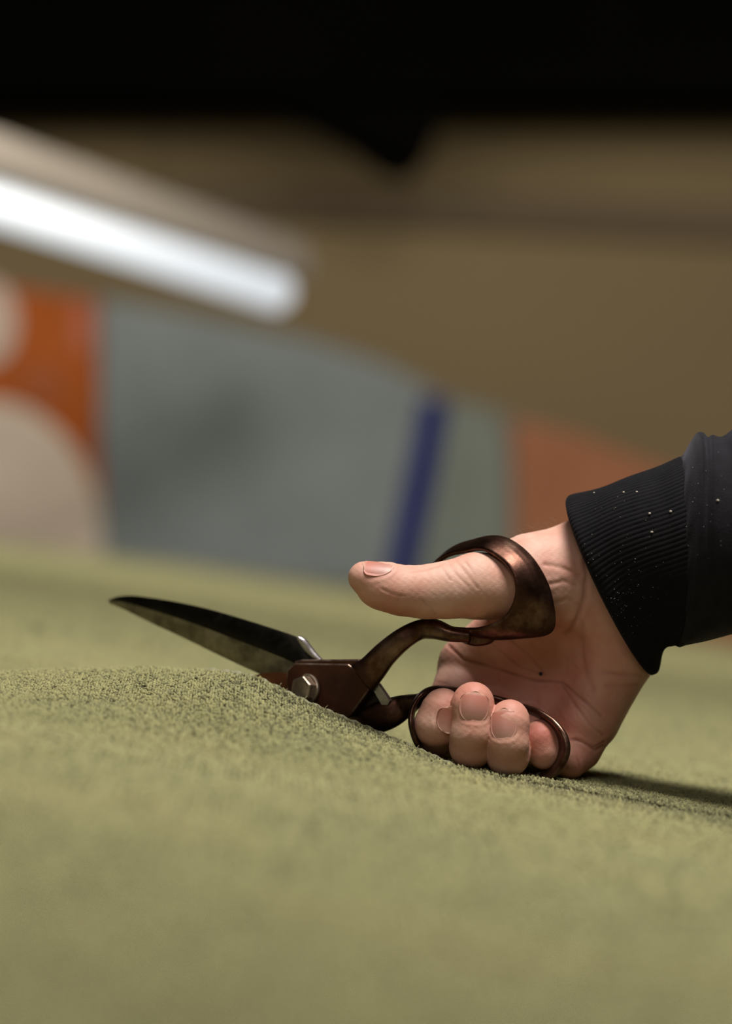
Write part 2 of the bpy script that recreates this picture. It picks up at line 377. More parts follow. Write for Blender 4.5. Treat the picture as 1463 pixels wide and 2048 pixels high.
for a_ in ((-150, 165, .7, blob(5), 178), (-380, 760, 1.45, LOW, 330), (-3300, -380, 3.4, LOW, 690)):
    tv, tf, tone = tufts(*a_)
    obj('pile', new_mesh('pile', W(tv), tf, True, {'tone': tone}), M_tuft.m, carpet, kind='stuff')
# loose fibres standing up along the cut edge
fv = []
for i in range(260):
    X = rng.uniform(XS-5, 60); b0 = np.array([X, yslit(X)-rng.uniform(0, 2.5), 0]); b0[2] = zcarpet(np.array([X]), np.array([b0[1]-.1]), True)[0]
    L = rng.uniform(.9, 2.4)*(1.5 if rng.random() < .06 else 1); d1 = nrm(np.array([rng.normal(0, .6), rng.normal(0, .5), 1.]))
    p_ = catmull([b0-[0, 0, .6], b0 + d1*L*.5, b0 + d1*L + np.array([rng.normal(0, .5), rng.normal(0, .4), -rng.uniform(0, .6)])], 5)
    t = np.linspace(0, 2*np.pi, 5, endpoint=False); ring = np.stack([np.cos(t), np.sin(t), 0*t], -1)
    fv.append(loft(np.array([q + ring*(.26*(1-.12*k)) for k, q in enumerate(p_)])))
fV, fF = join(fv)
obj('cut_fibres', new_mesh('cut_fibres', W(fV), fF, True, {'tone': rng.uniform(.2, .8, len(fV))}), M_tuft.m, carpet, kind='stuff')
# work table under the carpet, following its slope
def slab(name, x0, x1, y0, y1, z0, z1, mat, parent=None, **k):
    V = [(x, y, zbase(np.float64(x)) - dz) for dz in (z1, z0) for x, y in ((x0, y0), (x1, y0), (x1, y1), (x0, y1))]
    return obj(name, new_mesh(name, W(V), [(0,3,2,1),(4,5,6,7),(0,1,5,4),(1,2,6,5),(2,3,7,6),(3,0,4,7)], False), mat, parent, **k)
tab = empty('work_table', (0, 1.8, 0), 'wide sloping wooden work table hidden beneath the green carpet', 'table')
slab('table_top', -690, 690, -800, 1500, 9, 40, M_wood.m, tab)
for x in (-.62, .62):
    for y in (.4, 2.5):
        box('leg', (x-.035, y-.035, 0), (x+.035, y+.035, ZC + (zbase(x*1e3)-46)/1e3), M_wood.m, tab)

# ------------------------------------------------------------------ signed distance modelling (surface nets)
class SDF:
    def __init__(s, lo, hi, h):
        s.lo = np.array(lo, float); s.h = h; s.n = np.ceil((np.array(hi)-s.lo)/h).astype(int) + 1
        s.ax = [s.lo[i] + h*np.arange(s.n[i]) for i in range(3)]
        s.f = np.full(s.n, 50., np.float32)
    def sub(s, lo, hi, pad):
        i0 = np.maximum(((np.array(lo)-pad-s.lo)/s.h).astype(int), 0); i1 = np.minimum(((np.array(hi)+pad-s.lo)/s.h).astype(int)+2, s.n)
        if (i1 <= i0).any(): return None, None
        sl = tuple(slice(a, b) for a, b in zip(i0, i1))
        g = np.meshgrid(*[s.ax[k][sl[k]].astype(np.float32) for k in range(3)], indexing='ij', sparse=True)
        return sl, g
    def put(s, sl, d, k, op='u'):
        f = s.f[sl]
        if op == 's': f, d = f, -d; hh = np.maximum(k-np.abs(f-d), 0)/k; s.f[sl] = np.maximum(f, d) + hh*hh*k*.25
        else: hh = np.maximum(k-np.abs(f-d), 0)/k; s.f[sl] = np.minimum(f, d) - hh*hh*k*.25
    def cap(s, a, b, ra, rb, k=1., op='u'):
        R = max(ra, rb); sl, g = s.sub(np.minimum(a, b)-R, np.maximum(a, b)+R, k+3)
        if sl is None: return
        ba = b-a; L2 = float(ba@ba)+1e-9; q = [g[i]-np.float32(a[i]) for i in range(3)]
        t = np.clip((q[0]*ba[0]+q[1]*ba[1]+q[2]*ba[2])/L2, 0, 1)
        d = np.sqrt((q[0]-t*ba[0])**2+(q[1]-t*ba[1])**2+(q[2]-t*ba[2])**2) - (ra+(rb-ra)*t)
        s.put(sl, d, k, op)
    def ell(s, c, r, axes, k=1., op='u'):
        R = max(r); sl, g = s.sub(c-R, c+R, k+3)
        if sl is None: return
        q = [g[i]-np.float32(c[i]) for i in range(3)]; k0 = 0; k1 = 0
        for ax, rr_ in zip(axes, r):
            e = (q[0]*ax[0]+q[1]*ax[1]+q[2]*ax[2])/rr_; k0 = k0+e*e; k1 = k1+(e/rr_)**2
        k0 = np.sqrt(k0); k1 = np.sqrt(k1)+1e-6; s.put(sl, k0*(k0-1)/k1, k, op)
    def merge(s, o, k): s.put(tuple([slice(None)]*3), o.f, k)
    def mesh(s):
        f = s.f; ins = f < 0; n = np.array(f.shape)
        cnt = np.zeros(n-1, np.int8)
        for i in (0, 1):
            for j in (0, 1):
                for k in (0, 1): cnt += ins[i:n[0]-1+i, j:n[1]-1+j, k:n[2]-1+k]
        act = np.argwhere((cnt > 0) & (cnt < 8)); idx = np.full(n-1, -1, np.int32); idx[tuple(act.T)] = np.arange(len(act))
        acc = np.zeros((len(act), 3)); c = np.zeros(len(act))
        for ax in range(3):
            o = [a for a in range(3) if a != ax]
            for u in (0, 1):
                for v in (0, 1):
                    p = act.copy(); p[:, o[0]] += u; p[:, o[1]] += v; p2 = p.copy(); p2[:, ax] += 1
                    fa = f[tuple(p.T)]; fb = f[tuple(p2.T)]; m = (fa < 0) != (fb < 0)
                    t = np.where(m, fa/np.where(m, fa-fb, 1), 0); q = p.astype(float); q[:, ax] += t
                    acc[m] += q[m]; c[m] += 1
        V = acc/c[:, None]*s.h + s.lo; Q = []
        for ax in range(3):
            o = [(ax+1) % 3, (ax+2) % 3]
            sa = [slice(None)]*3; sb = [slice(None)]*3; sa[ax] = slice(0, -1); sb[ax] = slice(1, None)
            A_ = ins[tuple(sa)]; B_ = ins[tuple(sb)]; e = np.argwhere(A_ != B_)
            e = e[(e[:, o[0]] > 0) & (e[:, o[1]] > 0) & (e[:, o[0]] < n[o[0]]-1) & (e[:, o[1]] < n[o[1]]-1)]
            q = []
            for du, dv in ((0, 0), (-1, 0), (-1, -1), (0, -1)):
                p = e.copy(); p[:, o[0]] += du; p[:, o[1]] += dv; q.append(idx[tuple(p.T)])
            q = np.stack(q, -1); fl = A_[tuple(e.T)]
            q[~fl] = q[~fl][:, ::-1]; Q.append(q)
        return V, np.vstack(Q)
def vnormals(V, Q):
    fn = np.cross(V[Q[:, 2]]-V[Q[:, 0]], V[Q[:, 3]]-V[Q[:, 1]]); N = np.zeros_like(V)
    for k in range(4): np.add.at(N, Q[:, k], fn)
    return nrm(N)
def px_of(V): D = D0+V[:, 1]; return 731.5+V[:, 0]*F/D, 1024-V[:, 2]*F/D
def polydist(px, py, pl):
    best = np.full(px.shape, 1e9)
    for (ax, ay), (bx, by) in zip(pl[:-1], pl[1:]):
        t = np.clip(((px-ax)*(bx-ax)+(py-ay)*(by-ay))/((bx-ax)**2+(by-ay)**2), 0, 1)
        best = np.minimum(best, np.hypot(px-ax-t*(bx-ax), py-ay-t*(by-ay)))
    return best

# ------------------------------------------------------------------ the hand
LO, HI, H = (-12, -48, -124), (205, 66, 44), .6
E3 = np.eye(3)
hand = SDF(LO, HI, H)
def cap(o, a, b, ra, rb, k): o.cap(P(*a), P(*b), ra, rb, k)
def chain(o, pts, k): 
    for (a, ra), (b, rb) in zip(pts[:-1], pts[1:]): cap(o, a, b, ra, rb, k)
# palm, metacarpals
cap(hand, (1190,1175,22), (930,1342,27), 16, 11.5, 1)
cap(hand, (1215,1225,26), (992,1400,31), 15, 11.5, 9)
cap(hand, (1235,1275,26), (1066,1442,30), 15, 11.5, 9)
cap(hand, (1238,1315,20), (1150,1470,22), 15, 12, 9)
cap(hand, (1222,1330,14), (1178,1440,12), 13, 13, 8)           # hypothenar
# thenar and thumb metacarpal
cap(hand, (1165,1135,14), (1062,1146,5), 20, 17.5, 8)
cap(hand, (1150,1190,8), (1060,1185,2), 13.5, 14, 8)
cap(hand, (1040,1215,18), (925,1316,26), 10, 8.5, 8)         # web to index
cap(hand, (1120,1260,20), (1000,1330,24), 9, 8, 8)
# wrist and forearm
cap(hand, (1188,1128,18), (1420,1030,6), 20.5, 21, 8)
cap(hand, (1230,1270,18), (1440,1085,6), 18.5, 14, 8)
cap(hand, (1215,1200,18), (1700,985,-6), 25, 27, 8)
# hollow of the palm
hand.ell(P(1080,1345,3), (21, 12, 12), [nrm(np.array([.75, 0, .6])), np.array([0, 1., 0]), nrm(np.array([-.6, 0, .75]))], 9, 's')
# thumb
th = SDF(LO, HI, H)
chain(th, [((1065,1160,4), 16), ((1008,1173,-3), 14.2), ((950,1172,-8), 13.6), ((893,1180,-12), 11.6), ((848,1184,-14), 10.8)], 4)
chain(th, [((848,1184,-14), 10.6), ((803,1181,-17), 10.0), ((765,1169,-19), 8.9), ((728,1155,-20), 6.9)], 4)
th.ell(P(776,1184,-19), (11, 8.5, 6.5), [nrm(np.array([1, 0, -.15])), E3[1], E3[2]], 5)
hand.merge(th, 6)
# fingers: knuckle, middle joint, last joint, tip
FG = {
 'index':  [((925,1345,28), 11), ((875,1464,-3), 9.6), ((872,1450,-11), 9.2), ((883,1420,-11), 8.5), ((886,1414,-10.5), 7.9)],
 'middle': [((985,1398,31), 11), ((941,1495,-17.5), 8.8), ((942,1466,-21.5), 8.7), ((944,1412,-20), 8.8), ((946,1404,-19.3), 8.6)],
 'ring':   [((1060,1440,30), 11), ((1015,1511,-19), 8.8), ((1015,1486,-23), 8.6), ((1017,1446,-21.5), 8.5), ((1019,1436,-20.3), 7.9)],
 'pinky':  [((1148,1480,24), 10), ((1100,1508,2), 7.8), ((1089,1502,-10), 7.5), ((1081,1478,-10), 7.2), ((1079,1471,-9), 6.8)]}
fing = SDF(LO, HI, H)
for nme, ch in FG.items():
    o = SDF(LO, HI, H); (p0, r0), (p1, r1), *rest = ch
    mid = tuple((np.array(p0)+np.array(p1))/2); chain(o, [(p0, r0), (mid, (r0+r1)/2-.4), (p1, r1)]+rest, 2.2)
    fing.merge(o, .2)
hand.merge(fing, 1.6)
cap(hand, (1158,1500,10), (1136,1523,5), 9.5, 8, 5)              # fleshy base of the little finger
# neck between fingers' roots
V, Q = hand.mesh(); N = vnormals(V, Q); px, py = px_of(V)
front = np.clip(-N[:, 1]*1.6+.1, 0, 1); red = np.zeros(len(V)); crease = np.zeros(len(V)); disp = np.zeros(len(V))
def cut(pl, wdt, depth, lo=-60, hi=60, tint=1., bulge=.25):
    global disp, crease
    d = polydist(px, py, pl); msk = front*(V[:, 1] > lo)*(V[:, 1] < hi)*(.78+.22*np.sin(px*.09+py*.06+1.5*np.sin(py*.05)))
    depth *= .5; wdt = wdt*.66 + .3; disp = disp + msk*(-depth*np.exp(-(d/wdt)**2) + bulge*depth*np.exp(-((d-wdt*2.6)/(wdt*1.5))**2))
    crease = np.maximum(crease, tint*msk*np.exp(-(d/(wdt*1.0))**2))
PALM = dict(lo=-2, hi=60)
cut([(1170,1110),(1172,1150),(1168,1195),(1152,1240),(1130,1268)], 6, 1.6, lo=-30, tint=.7)
cut([(895,1290),(925,1318),(970,1330),(1030,1350),(1070,1362),(1125,1365),(1160,1395),(1200,1430)], 4, 1.0, **PALM)
cut([(1020,1280),(1060,1312),(1090,1350)], 3.2, .55, **PALM, tint=.6)
cut([(985,1290),(1040,1335),(1085,1348)], 3, .45, **PALM, tint=.5)
cut([(862,1362),(890,1366),(915,1378)], 3.4, .8, **PALM)
cut([(1128,1476),(1160,1482),(1190,1500),(1204,1492)], 4, 1.1, lo=-20, tint=.9)
cut([(1150,1478),(1185,1494),(1206,1484)], 3, .6, lo=-20)
cut([(1152,1512),(1158,1535)], 3, .4, lo=-20, tint=.5)
for _q in range(16):
    x0_, y0_, a0_, l0_ = rng.uniform(960, 1220), rng.uniform(1300, 1470), rng.uniform(-.3, 1.4), rng.uniform(14, 42)
    cut([(x0_, y0_), (x0_+l0_*.5*math.cos(a0_)+rng.normal(0, 3), y0_+l0_*.5*math.sin(a0_)), (x0_+l0_*math.cos(a0_+.2), y0_+l0_*math.sin(a0_+.2))], 2.2, .3, tint=.3, **PALM)
cut([(1120,1365),(1150,1410),(1178,1448),(1205,1470)], 4, .8, **PALM, tint=.7)
cut([(1075,1400),(1080,1430)], 6, .5, **PALM, tint=.3)
cut([(1165,1250),(1162,1300),(1170,1345),(1185,1380)], 9, 1.0, lo=-20, tint=.4)
cut([(1205,1345),(1245,1350),(1280,1352)], 5, .7, lo=-20, tint=.45)
cut([(1212,1372),(1250,1372),(1272,1370)], 5, .5, lo=-20, tint=.4)
cut([(1090,1130),(1120,1134),(1158,1150)], 6, .9, lo=-30, tint=.3)
cut([(1100,1168),(1128,1162),(1150,1172)], 5, .7, lo=-30, tint=.35)
cut([(1110,1205),(1135,1198),(1155,1208)], 5, .6, lo=-30, tint=.3)
# thumb wrinkles
for pl, w_, d_ in (([(898,1128),(915,1152),(935,1172)], 3, .5), ([(912,1122),(934,1150),(955,1176)], 3, .5), ([(884,1136),(900,1160)], 3, .35),
                   ([(930,1124),(950,1150)], 2.5, .3), ([(764,1178),(790,1190),(808,1192)], 3, .55), ([(800,1192),(792,1202)], 2.5, .35),
                   ([(845,1200),(860,1215),(870,1228)], 3.5, .35), ([(820,1145),(850,1140),(880,1132)], 3, .3)):
    cut(pl, w_, d_, lo=-60, tint=.45)
def tipred(c, r, s):
    global red
    d = np.linalg.norm(V-P(*c), axis=1); red = np.maximum(red, s*np.exp(-(d/r)**2))
for c_, r_, s_ in (((892,1395,-20), 10, .5), ((948,1392,-22), 11, .75), ((1019,1425,-22), 10, .8), ((1082,1462,-16), 10, .95), ((1084,1500,-20), 8, .6),
                   ((770,1205,-22), 12, .55), ((1070,1400,15), 26, .6), ((1000,1350,15), 26, .55), ((1150,1440,8), 24, .55), ((1200,1330,0), 26, .4), ((1090,1330,12), 30, .5), ((1160,1520,2), 14, .5), ((900,1300,20), 10, .4),
                   ((1010,1235,-12), 10, .4), ((1140,1150,-8), 12, .35)): tipred(c_, r_, s_)
# nails: flattened bed + raised fold
NAILS = {  # axis point px, direction (tip), dorsal, half width, length, finger radius
 'index': ((884,1432,-11), (.2, .0, 1), (.3, -1, .1), 5.8, 12, 8.8), 'middle': ((944,1416,-20), (.1, .14, 1), (.05, -1, 0), 6.5, 13.4, 9.1),
 'ring': ((1015,1452,-21.5), (.02, .18, 1), (-.28, -1, 0), 6.0, 14, 8.6), 'thumb': ((742,1160,-20), (-1, -.05, .42), (-.25, -.45, 1), 6.3, 13, 8.0)}
nail_meshes = []
for nm_, (c_, t_, d_, hw, L, r_) in NAILS.items():
    c = P(*c_); t = nrm(np.array(t_, float)); d = np.array(d_, float); d = nrm(d - t*(d@t)); s_ = np.cross(t, d)
    q = V-c; a_ = q@t; b_ = q@s_; e_ = q@d
    rr_ = (np.abs(a_/(L/2))**2.6 + np.abs(b_/hw)**2.6)**(1/2.6); ok = (e_ > 1)
    distal = np.clip(a_/(L/2), 0, 1)
    ok = ok & (np.abs(b_) < r_*1.0)
    disp += ok*(.16*np.exp(-((rr_-1.17)/.10)**2)*(1-distal*.9) - .12*np.clip(1.1-rr_, 0, 1))
    nu, nv = 17, 21; g = []; fm = (np.abs(a_) < L*.52) & (np.abs(b_) < 1.3) & (e_ > r_*.35)
    fa, fb_, fe = a_[fm], b_[fm], e_[fm]; co_ = np.linalg.lstsq(np.stack([np.ones_like(fa), fa, fa*fa], -1), fe, rcond=None)[0]; Rn = r_*1.03
    for iv in range(nv):
        v = -1 + 2*iv/(nv-1); wv = (max(0, 1-abs(v)**2.1))**(1/2.1)*.97+.03 if v < 0 else max(.3, (1-abs(v)**3.2)**(1/3.2))
        for iu in range(nu):
            u = -1 + 2*iu/(nu-1); x = u*wv*hw*.97
            vv = v*L/2 - (.9*u*u if v > .5 else 0)*(v-.5)*2
            h_ = co_@np.array([1, vv, vv*vv]) + .24 - (Rn-math.sqrt(max(Rn*Rn-x*x, 0))) - .22*max(0, -v)**4
            g.append((c + t*vv + s_*x + d*h_, (v+1)/2))
    nail_meshes.append((nm_, np.array([q_[0] for q_ in g]), np.array([q_[1] for q_ in g]), nu, nv, d))
V = V + N*disp[:, None]
V = V + N*(0.10*np.sin(V[:, [0]]*1.7+np.sin(V[:, [2]]*1.3))*np.sin(V[:, [2]]*1.9))*.4
me = new_mesh('person', W(V), Q, True, {'red': red, 'crease': np.clip(crease, 0, 1)})
person = obj('person', me, M_skin.m, label='right hand and forearm of a person in a black sweatshirt, closed around the shears', cat='person')
for nm_, g, vv, nu, nv, d in nail_meshes:
    I = np.arange(nu*nv).reshape(nv, nu); q = np.stack([I[:-1, :-1], I[:-1, 1:], I[1:, 1:], I[1:, :-1]], -1).reshape(-1, 4)
    # orient along dorsal side, add thickness
    fn = np.cross(g[q[0, 1]]-g[q[0, 0]], g[q[0, 3]]-g[q[0, 0]])
    if fn@d < 0: q = q[:, ::-1]
    n0 = len(g); rim = np.concatenate([I[0, :], I[1:, -1], I[-1, -2::-1], I[-2:0:-1, 0]])
    V2 = np.vstack([g, g-d*.9]); Fc = [tuple(x) for x in q] + [tuple((x+n0)[::-1]) for x in q]
    for i in range(len(rim)): a_, b_ = rim[i], rim[(i+1) % len(rim)]; Fc.append((a_, b_, b_+n0, a_+n0))
    obj('thumbnail' if nm_ == 'thumb' else 'fingernail', new_mesh('fingernail', W(V2), Fc, True, {'v': np.concatenate([vv, vv])}), M_nail.m, person)
mo = P(1081,1349,0); i = np.argmin(np.hypot(px-1081, py-1349) + (N[:, 1] > 0)*99 + np.abs(V[:, 1]-12)*.3)
mv = cyl(V[i]-N[i]*-.35, V[i]-N[i]*.5, .85, n=12)
obj('mole', new_mesh('mole', W(mv[0]), mv[1]), plain('mole_skin', rgb(36, 26, 34), .6).m, person, label='small dark mark on the palm')
# arm hair on the wrist's upper edge
hv = []
for i in range(46):
    x = rng.uniform(985, 1120); k = np.argmin(np.abs(px-x)*1. + (1024-py)*-1*0 + py*.9 + (V[:, 1] < -6)*99 + (V[:, 1] > 24)*99)
    b0 = V[k]; L = rng.uniform(3, 7); dd = nrm(np.array([-.85+rng.normal(0, .25), rng.normal(0, .3), .5+rng.normal(0, .2)]))
    p_ = catmull([b0-N[k]*.3, b0+dd*L*.5+[0, 0, .4], b0+dd*L], 6); t = np.linspace(0, 2*np.pi, 4, endpoint=False); ring = np.stack([np.cos(t), 0*t, np.sin(t)], -1)
    hv.append(loft(np.array([q_ + ring*(.05*(1-.14*j)) for j, q_ in enumerate(p_)])))
hV, hF = join(hv)
obj('arm_hair', new_mesh('arm_hair', W(hV), hF), plain('arm_hair_colour', rgb(130, 96, 66), .6).m, person, kind='stuff')

# ------------------------------------------------------------------ sleeve and cuff
def tube_sections(secs, n_u, n_v, fn):
    top = catmull([P(*s[0]) for s in secs], n_v); bot = catmull([P(*s[1]) for s in secs], n_v)
    par = catmull([[s[2], s[3], 0] for s in secs], n_v); th_ = np.linspace(0, 2*np.pi, n_u, endpoint=False)
    R = np.zeros((n_v, n_u, 3))
    C = (top+bot)/2; A_ = (top-bot)/2; T = nrm(np.gradient(C, axis=0))
    for i in range(n_v):
        depth, bow = par[i, 0], par[i, 1]
        fwd = np.array([0, -1., 0]); dirn = nrm(np.cross(A_[i], fwd)); 
        if dirn[0] > 0: dirn = -dirn
        for j, t in enumerate(th_):
            base = C[i] + A_[i]*math.cos(t) + (fwd*depth + dirn*bow)*math.sin(t)
            nn = nrm(A_[i]/max(np.linalg.norm(A_[i]), 1)*math.cos(t)*depth/np.linalg.norm(A_[i]) + fwd*math.sin(t))
            R[i, j] = base + nn*fn(i/(n_v-1), t, base)
    return R
cuff_secs = [((1131,1003,10), (1302,1349,16), 33, 7), ((1142,992,9), (1314,1340,14), 34.5, 7), ((1185,978,7), (1322,1312,12), 35, 5), ((1240,962,4), (1332,1296,8), 35.5, 3),
             ((1300,941,1), (1342,1290,4), 36, 1), ((1358,915,-2), (1352,1290,0), 36, 0)]
NR = 112
def cuff_fn(v, t, p):
    rib = .42*abs(math.sin(t*NR/2 + .5*math.sin(v*5)))**.7
    lip = -1.6*max(0, 1-v/.045)**2
    fold = 1.0*math.sin(v*9.5 + 2.2*math.cos(t-1.2))*math.sin(math.pi*min(1, v*1.1))*(.5+.5*math.sin(t*2+.6))
    return rib + lip + fold
R = tube_sections(cuff_secs, NR*6, 90, cuff_fn)
# rolled inner lip
C0 = R[0].mean(0); inner = [C0 + (R[k]-C0-0)*.965 for k in (0, 6, 14)]; inner = np.array([inner[0], C0+(R[6]-R[6].mean(0))*.95+(R[6].mean(0)-C0), C0+(R[14]-R[14].mean(0))*.94+(R[14].mean(0)-C0)])
Rc = np.concatenate([inner[::-1], R]); Vc, Fcq = loft(Rc, cap=False)
sl_secs = [((1350,920,-2), (1348,1288,1), 35.5, 0), ((1366,902,-3), (1360,1291,0), 38, 0), ((1384,880,-4), (1376,1292,-1), 41, 1), ((1410,864,-6), (1410,1287,-2), 43, 2), ((1434,872,-7), (1440,1279,-3), 43, 1),
           ((1450,868,-8), (1466,1270,-5), 42, 0), ((1475,846,-9), (1500,1262,-7), 44, 1), ((1520,800,-12), (1560,1240,-10), 46, 1), ((1600,770,-16), (1650,1200,-14), 47, 0), ((1760,690,-24), (1800,1130,-22), 49, 0), ((2100,520,-36), (2150,990,-34), 52, 0), ((2450,330,-50), (2520,830,-48), 55, 0)]
fr = [(rng.uniform(1, 3.2), rng.uniform(4, 22), rng.uniform(0, 6.28)) for _ in range(9)]
def sl_fn(v, t, p):
    s = 0
    for a_, b_, c_ in fr: s += math.sin(a_*t*1.0 + b_*v + c_ + 1.1*math.sin(2*t+v*7))*.55
    s += 1.2*math.exp(-((v-.21-.04*math.sin(t*1.0))/.027)**2)*max(0, math.cos(t-.5)) - 2.6*math.exp(-((v-.29+.05*math.sin(t))/.024)**2)*max(0, math.cos(t-.6))
    s += .9*math.sin(t*14+3*math.sin(v*20))*math.exp(-(v/.07)**2)
    if v > .6: s *= 1 + 0
    return s*min(1, .15+v*12)
def seamless(fn):   # blend so that t=0 and t=2pi agree
    def g(v, t, p):
        k = t/(2*math.pi); 
        return fn(v, t, p)*(1-max(0, k-.9)/.1) + fn(v, t-2*math.pi, p)*max(0, k-.9)/.1
    return g
Rs = tube_sections(sl_secs, 300, 240, seamless(sl_fn)); Vs, Fs = loft(Rs, cap=False)
def fixn(me):
    import bmesh
    b = bmesh.new(); b.from_mesh(me); bmesh.ops.recalc_face_normals(b, faces=b.faces); b.to_mesh(me); b.free(); return me
sleeve = obj('sleeve', fixn(new_mesh('sleeve', W(Vs), Fs)), M_sleeve.m, person)
obj('cuff', fixn(new_mesh('cuff', W(Vc), Fcq)), M_cuff.m, sleeve, label='ribbed black cuff')
# lint specks on the cloth
lv = []
def lint_at(R_, x, y, r):
    fl = R_.reshape(-1, 3); ppx, ppy = px_of(fl); k = np.argmin(np.hypot(ppx-x, ppy-y) + (fl[:, 1] > 0)*60); return fl[k] + np.array([0, -.25, .1]), r
sp = [(R, 1298, 1028, .5), (R, 1339, 1023, .5), (R, 1187, 984, .35), (R, 1245, 985, .4), (R, 1272, 984, .35), (R, 1303, 1065, .4), (Rs, 1434, 1001, .45)]
for _ in range(70): sp.append((R, rng.normal(1240, 34), rng.normal(1205, 34), rng.uniform(.06, .15)))
for _ in range(40): sp.append((R, rng.uniform(1150, 1340), rng.uniform(990, 1200), rng.uniform(.05, .13)))
for _ in range(25): sp.append((Rs, rng.uniform(1370, 1460), rng.uniform(900, 1150), rng.uniform(.05, .13)))
bv, bf = blob()
for R_, x, y, r in sp:
    c_, r = lint_at(R_, x, y, r); lv.append((bv*[r*rng.uniform(.8, 1.8), r, r]+c_, [tuple(q_) for q_ in bf]))
lV, lF = join(lv)
obj('lint', new_mesh('lint', W(lV), lF), M_lint.m, sleeve, kind='stuff', label='pale specks of lint')

# ------------------------------------------------------------------ the shears
sh = empty('shears', tuple(W(P(660, 1375, 8))), 'old dark steel carpet shears held open in the hand, lower blade under the carpet', 'shears')
def remeshed(name, parts, mat, parent, vox=.0005, sm=4, **k):
    V_, F_ = join(parts); me = fixn(new_mesh(name, W(V_), F_))
    o = bpy.data.objects.new('tmp', me); COL.objects.link(o)
    r = o.modifiers.new('r', 'REMESH'); r.mode = 'VOXEL'; r.voxel_size = vox
    s_ = o.modifiers.new('s', 'SMOOTH'); s_.iterations = sm; s_.factor = .5
    dg = bpy.context.evaluated_depsgraph_get(); dg.update()
    m2 = bpy.data.meshes.new_from_object(o.evaluated_get(dg)); m2.name = name
    bpy.data.objects.remove(o); m2.polygons.foreach_set('use_smooth', [True]*len(m2.polygons)); m2.materials.clear()
    return obj(name, m2, mat, parent, **k)
def band(Fr, Bk, th, n, bulge, lip=0.0):
    # closed band between front rim Fr and back rim Bk; th thickness; bulge outward
    f = catmull([P(*q) for q in Fr], n, True); b = catmull([P(*q) for q in Bk], n, True)
    c0 = (f.mean(0)+b.mean(0))/2; R_ = []
    for i in range(n):
        T = nrm((f[(i+1) % n]+b[(i+1) % n])-(f[i-1]+b[i-1])); w_ = b[i]-f[i]; L = np.linalg.norm(w_); w_ = w_/max(L, 1e-6)
        Nn = nrm(np.cross(T, w_)); 
        if Nn@((f[i]+b[i])/2-c0) < 0: Nn = -Nn
        tt = th(i/n) if callable(th) else th; sec = []
        M_ = 20
        for j in range(M_):
            a_ = 2*math.pi*j/M_; ca, sa = math.cos(a_), math.sin(a_)
            x = .5*L*(1+np.sign(ca)*abs(ca)**.75); y = tt*.5*np.sign(sa)*abs(sa)**.6
            u = x/max(L, 1e-6); y += bulge*4*u*(1-u)*min(1, L/14) 
            if sa > 0 and lip: y += lip*(math.exp(-(u/.12)**2))
            sec.append(f[i] + w_*x + Nn*y)
        R_.append(sec)
    return loft(np.array(R_), closed_u=True)
def shank(pts, n=48, M_=20, pw=.7):   # pts: (px,py,dy, halfheight mm, halfdepth mm)
    c = catmull([P(*q[:3]) for q in pts], n); s_ = catmull([[q[3], q[4], 0] for q in pts], n); T = nrm(np.gradient(c, axis=0)); R_ = []
    for i in range(n):
        D_ = np.array([.35, 1., 0]); D_ = nrm(D_-T[i]*(D_@T[i])); U_ = np.cross(T[i], D_)
        R_.append([c[i] + U_*s_[i, 0]*np.sign(math.cos(a_))*abs(math.cos(a_))**pw + D_*s_[i, 1]*np.sign(math.sin(a_))*abs(math.sin(a_))**pw for a_ in np.linspace(0, 2*np.pi, M_, endpoint=False)])
    return loft(np.array(R_))
# thumb bow: both rims run clockwise seen from the camera, starting at the top
FR = [(930,1105,-4), (965,1101,-12), (1000,1121,-18), (1024,1152,-22), (1028,1190,-22), (1010,1228,-20), (968,1252,-16), (920,1256,-10), (872,1244,-2), (845,1210,12), (845,1160,14), (885,1118,6)]
BR = [(955,1080,6), (1000,1074,0), (1040,1092,-8), (1076,1130,-14), (1104,1190,-18), (1106,1262,-16), (1040,1276,-13), (950,1276,-6), (885,1268,2), (852,1225,18), (855,1160,20), (908,1100,14)]
tb = band(FR, BR, lambda u: 2.7, 140, 1.0, .5)
up_sh = shank([(722,1357,3, 7.6, 2.6), (742,1340,2, 6.6, 3.0), (770,1308,0, 5.6, 3.4), (805,1278,-2, 4.9, 3.4), (838,1260,-3, 4.4, 3.4), (866,1258,-6, 4.5, 4.2), (900,1268,-9, 3.4, 4.6), (940,1273,-10, 2.6, 4.4)])
nub = shank([(928,1274,-6, 2.6, 3.5), (950,1280,-7, 2.7, 3.7), (976,1278,-9, 2.3, 3.4), (990,1270,-9, 1.0, 2.4)], 20)
remeshed('thumb_handle', [tb, up_sh, nub], M_handle.m, sh, .00045, 3, label='bronze brown handle bowed round the thumb')
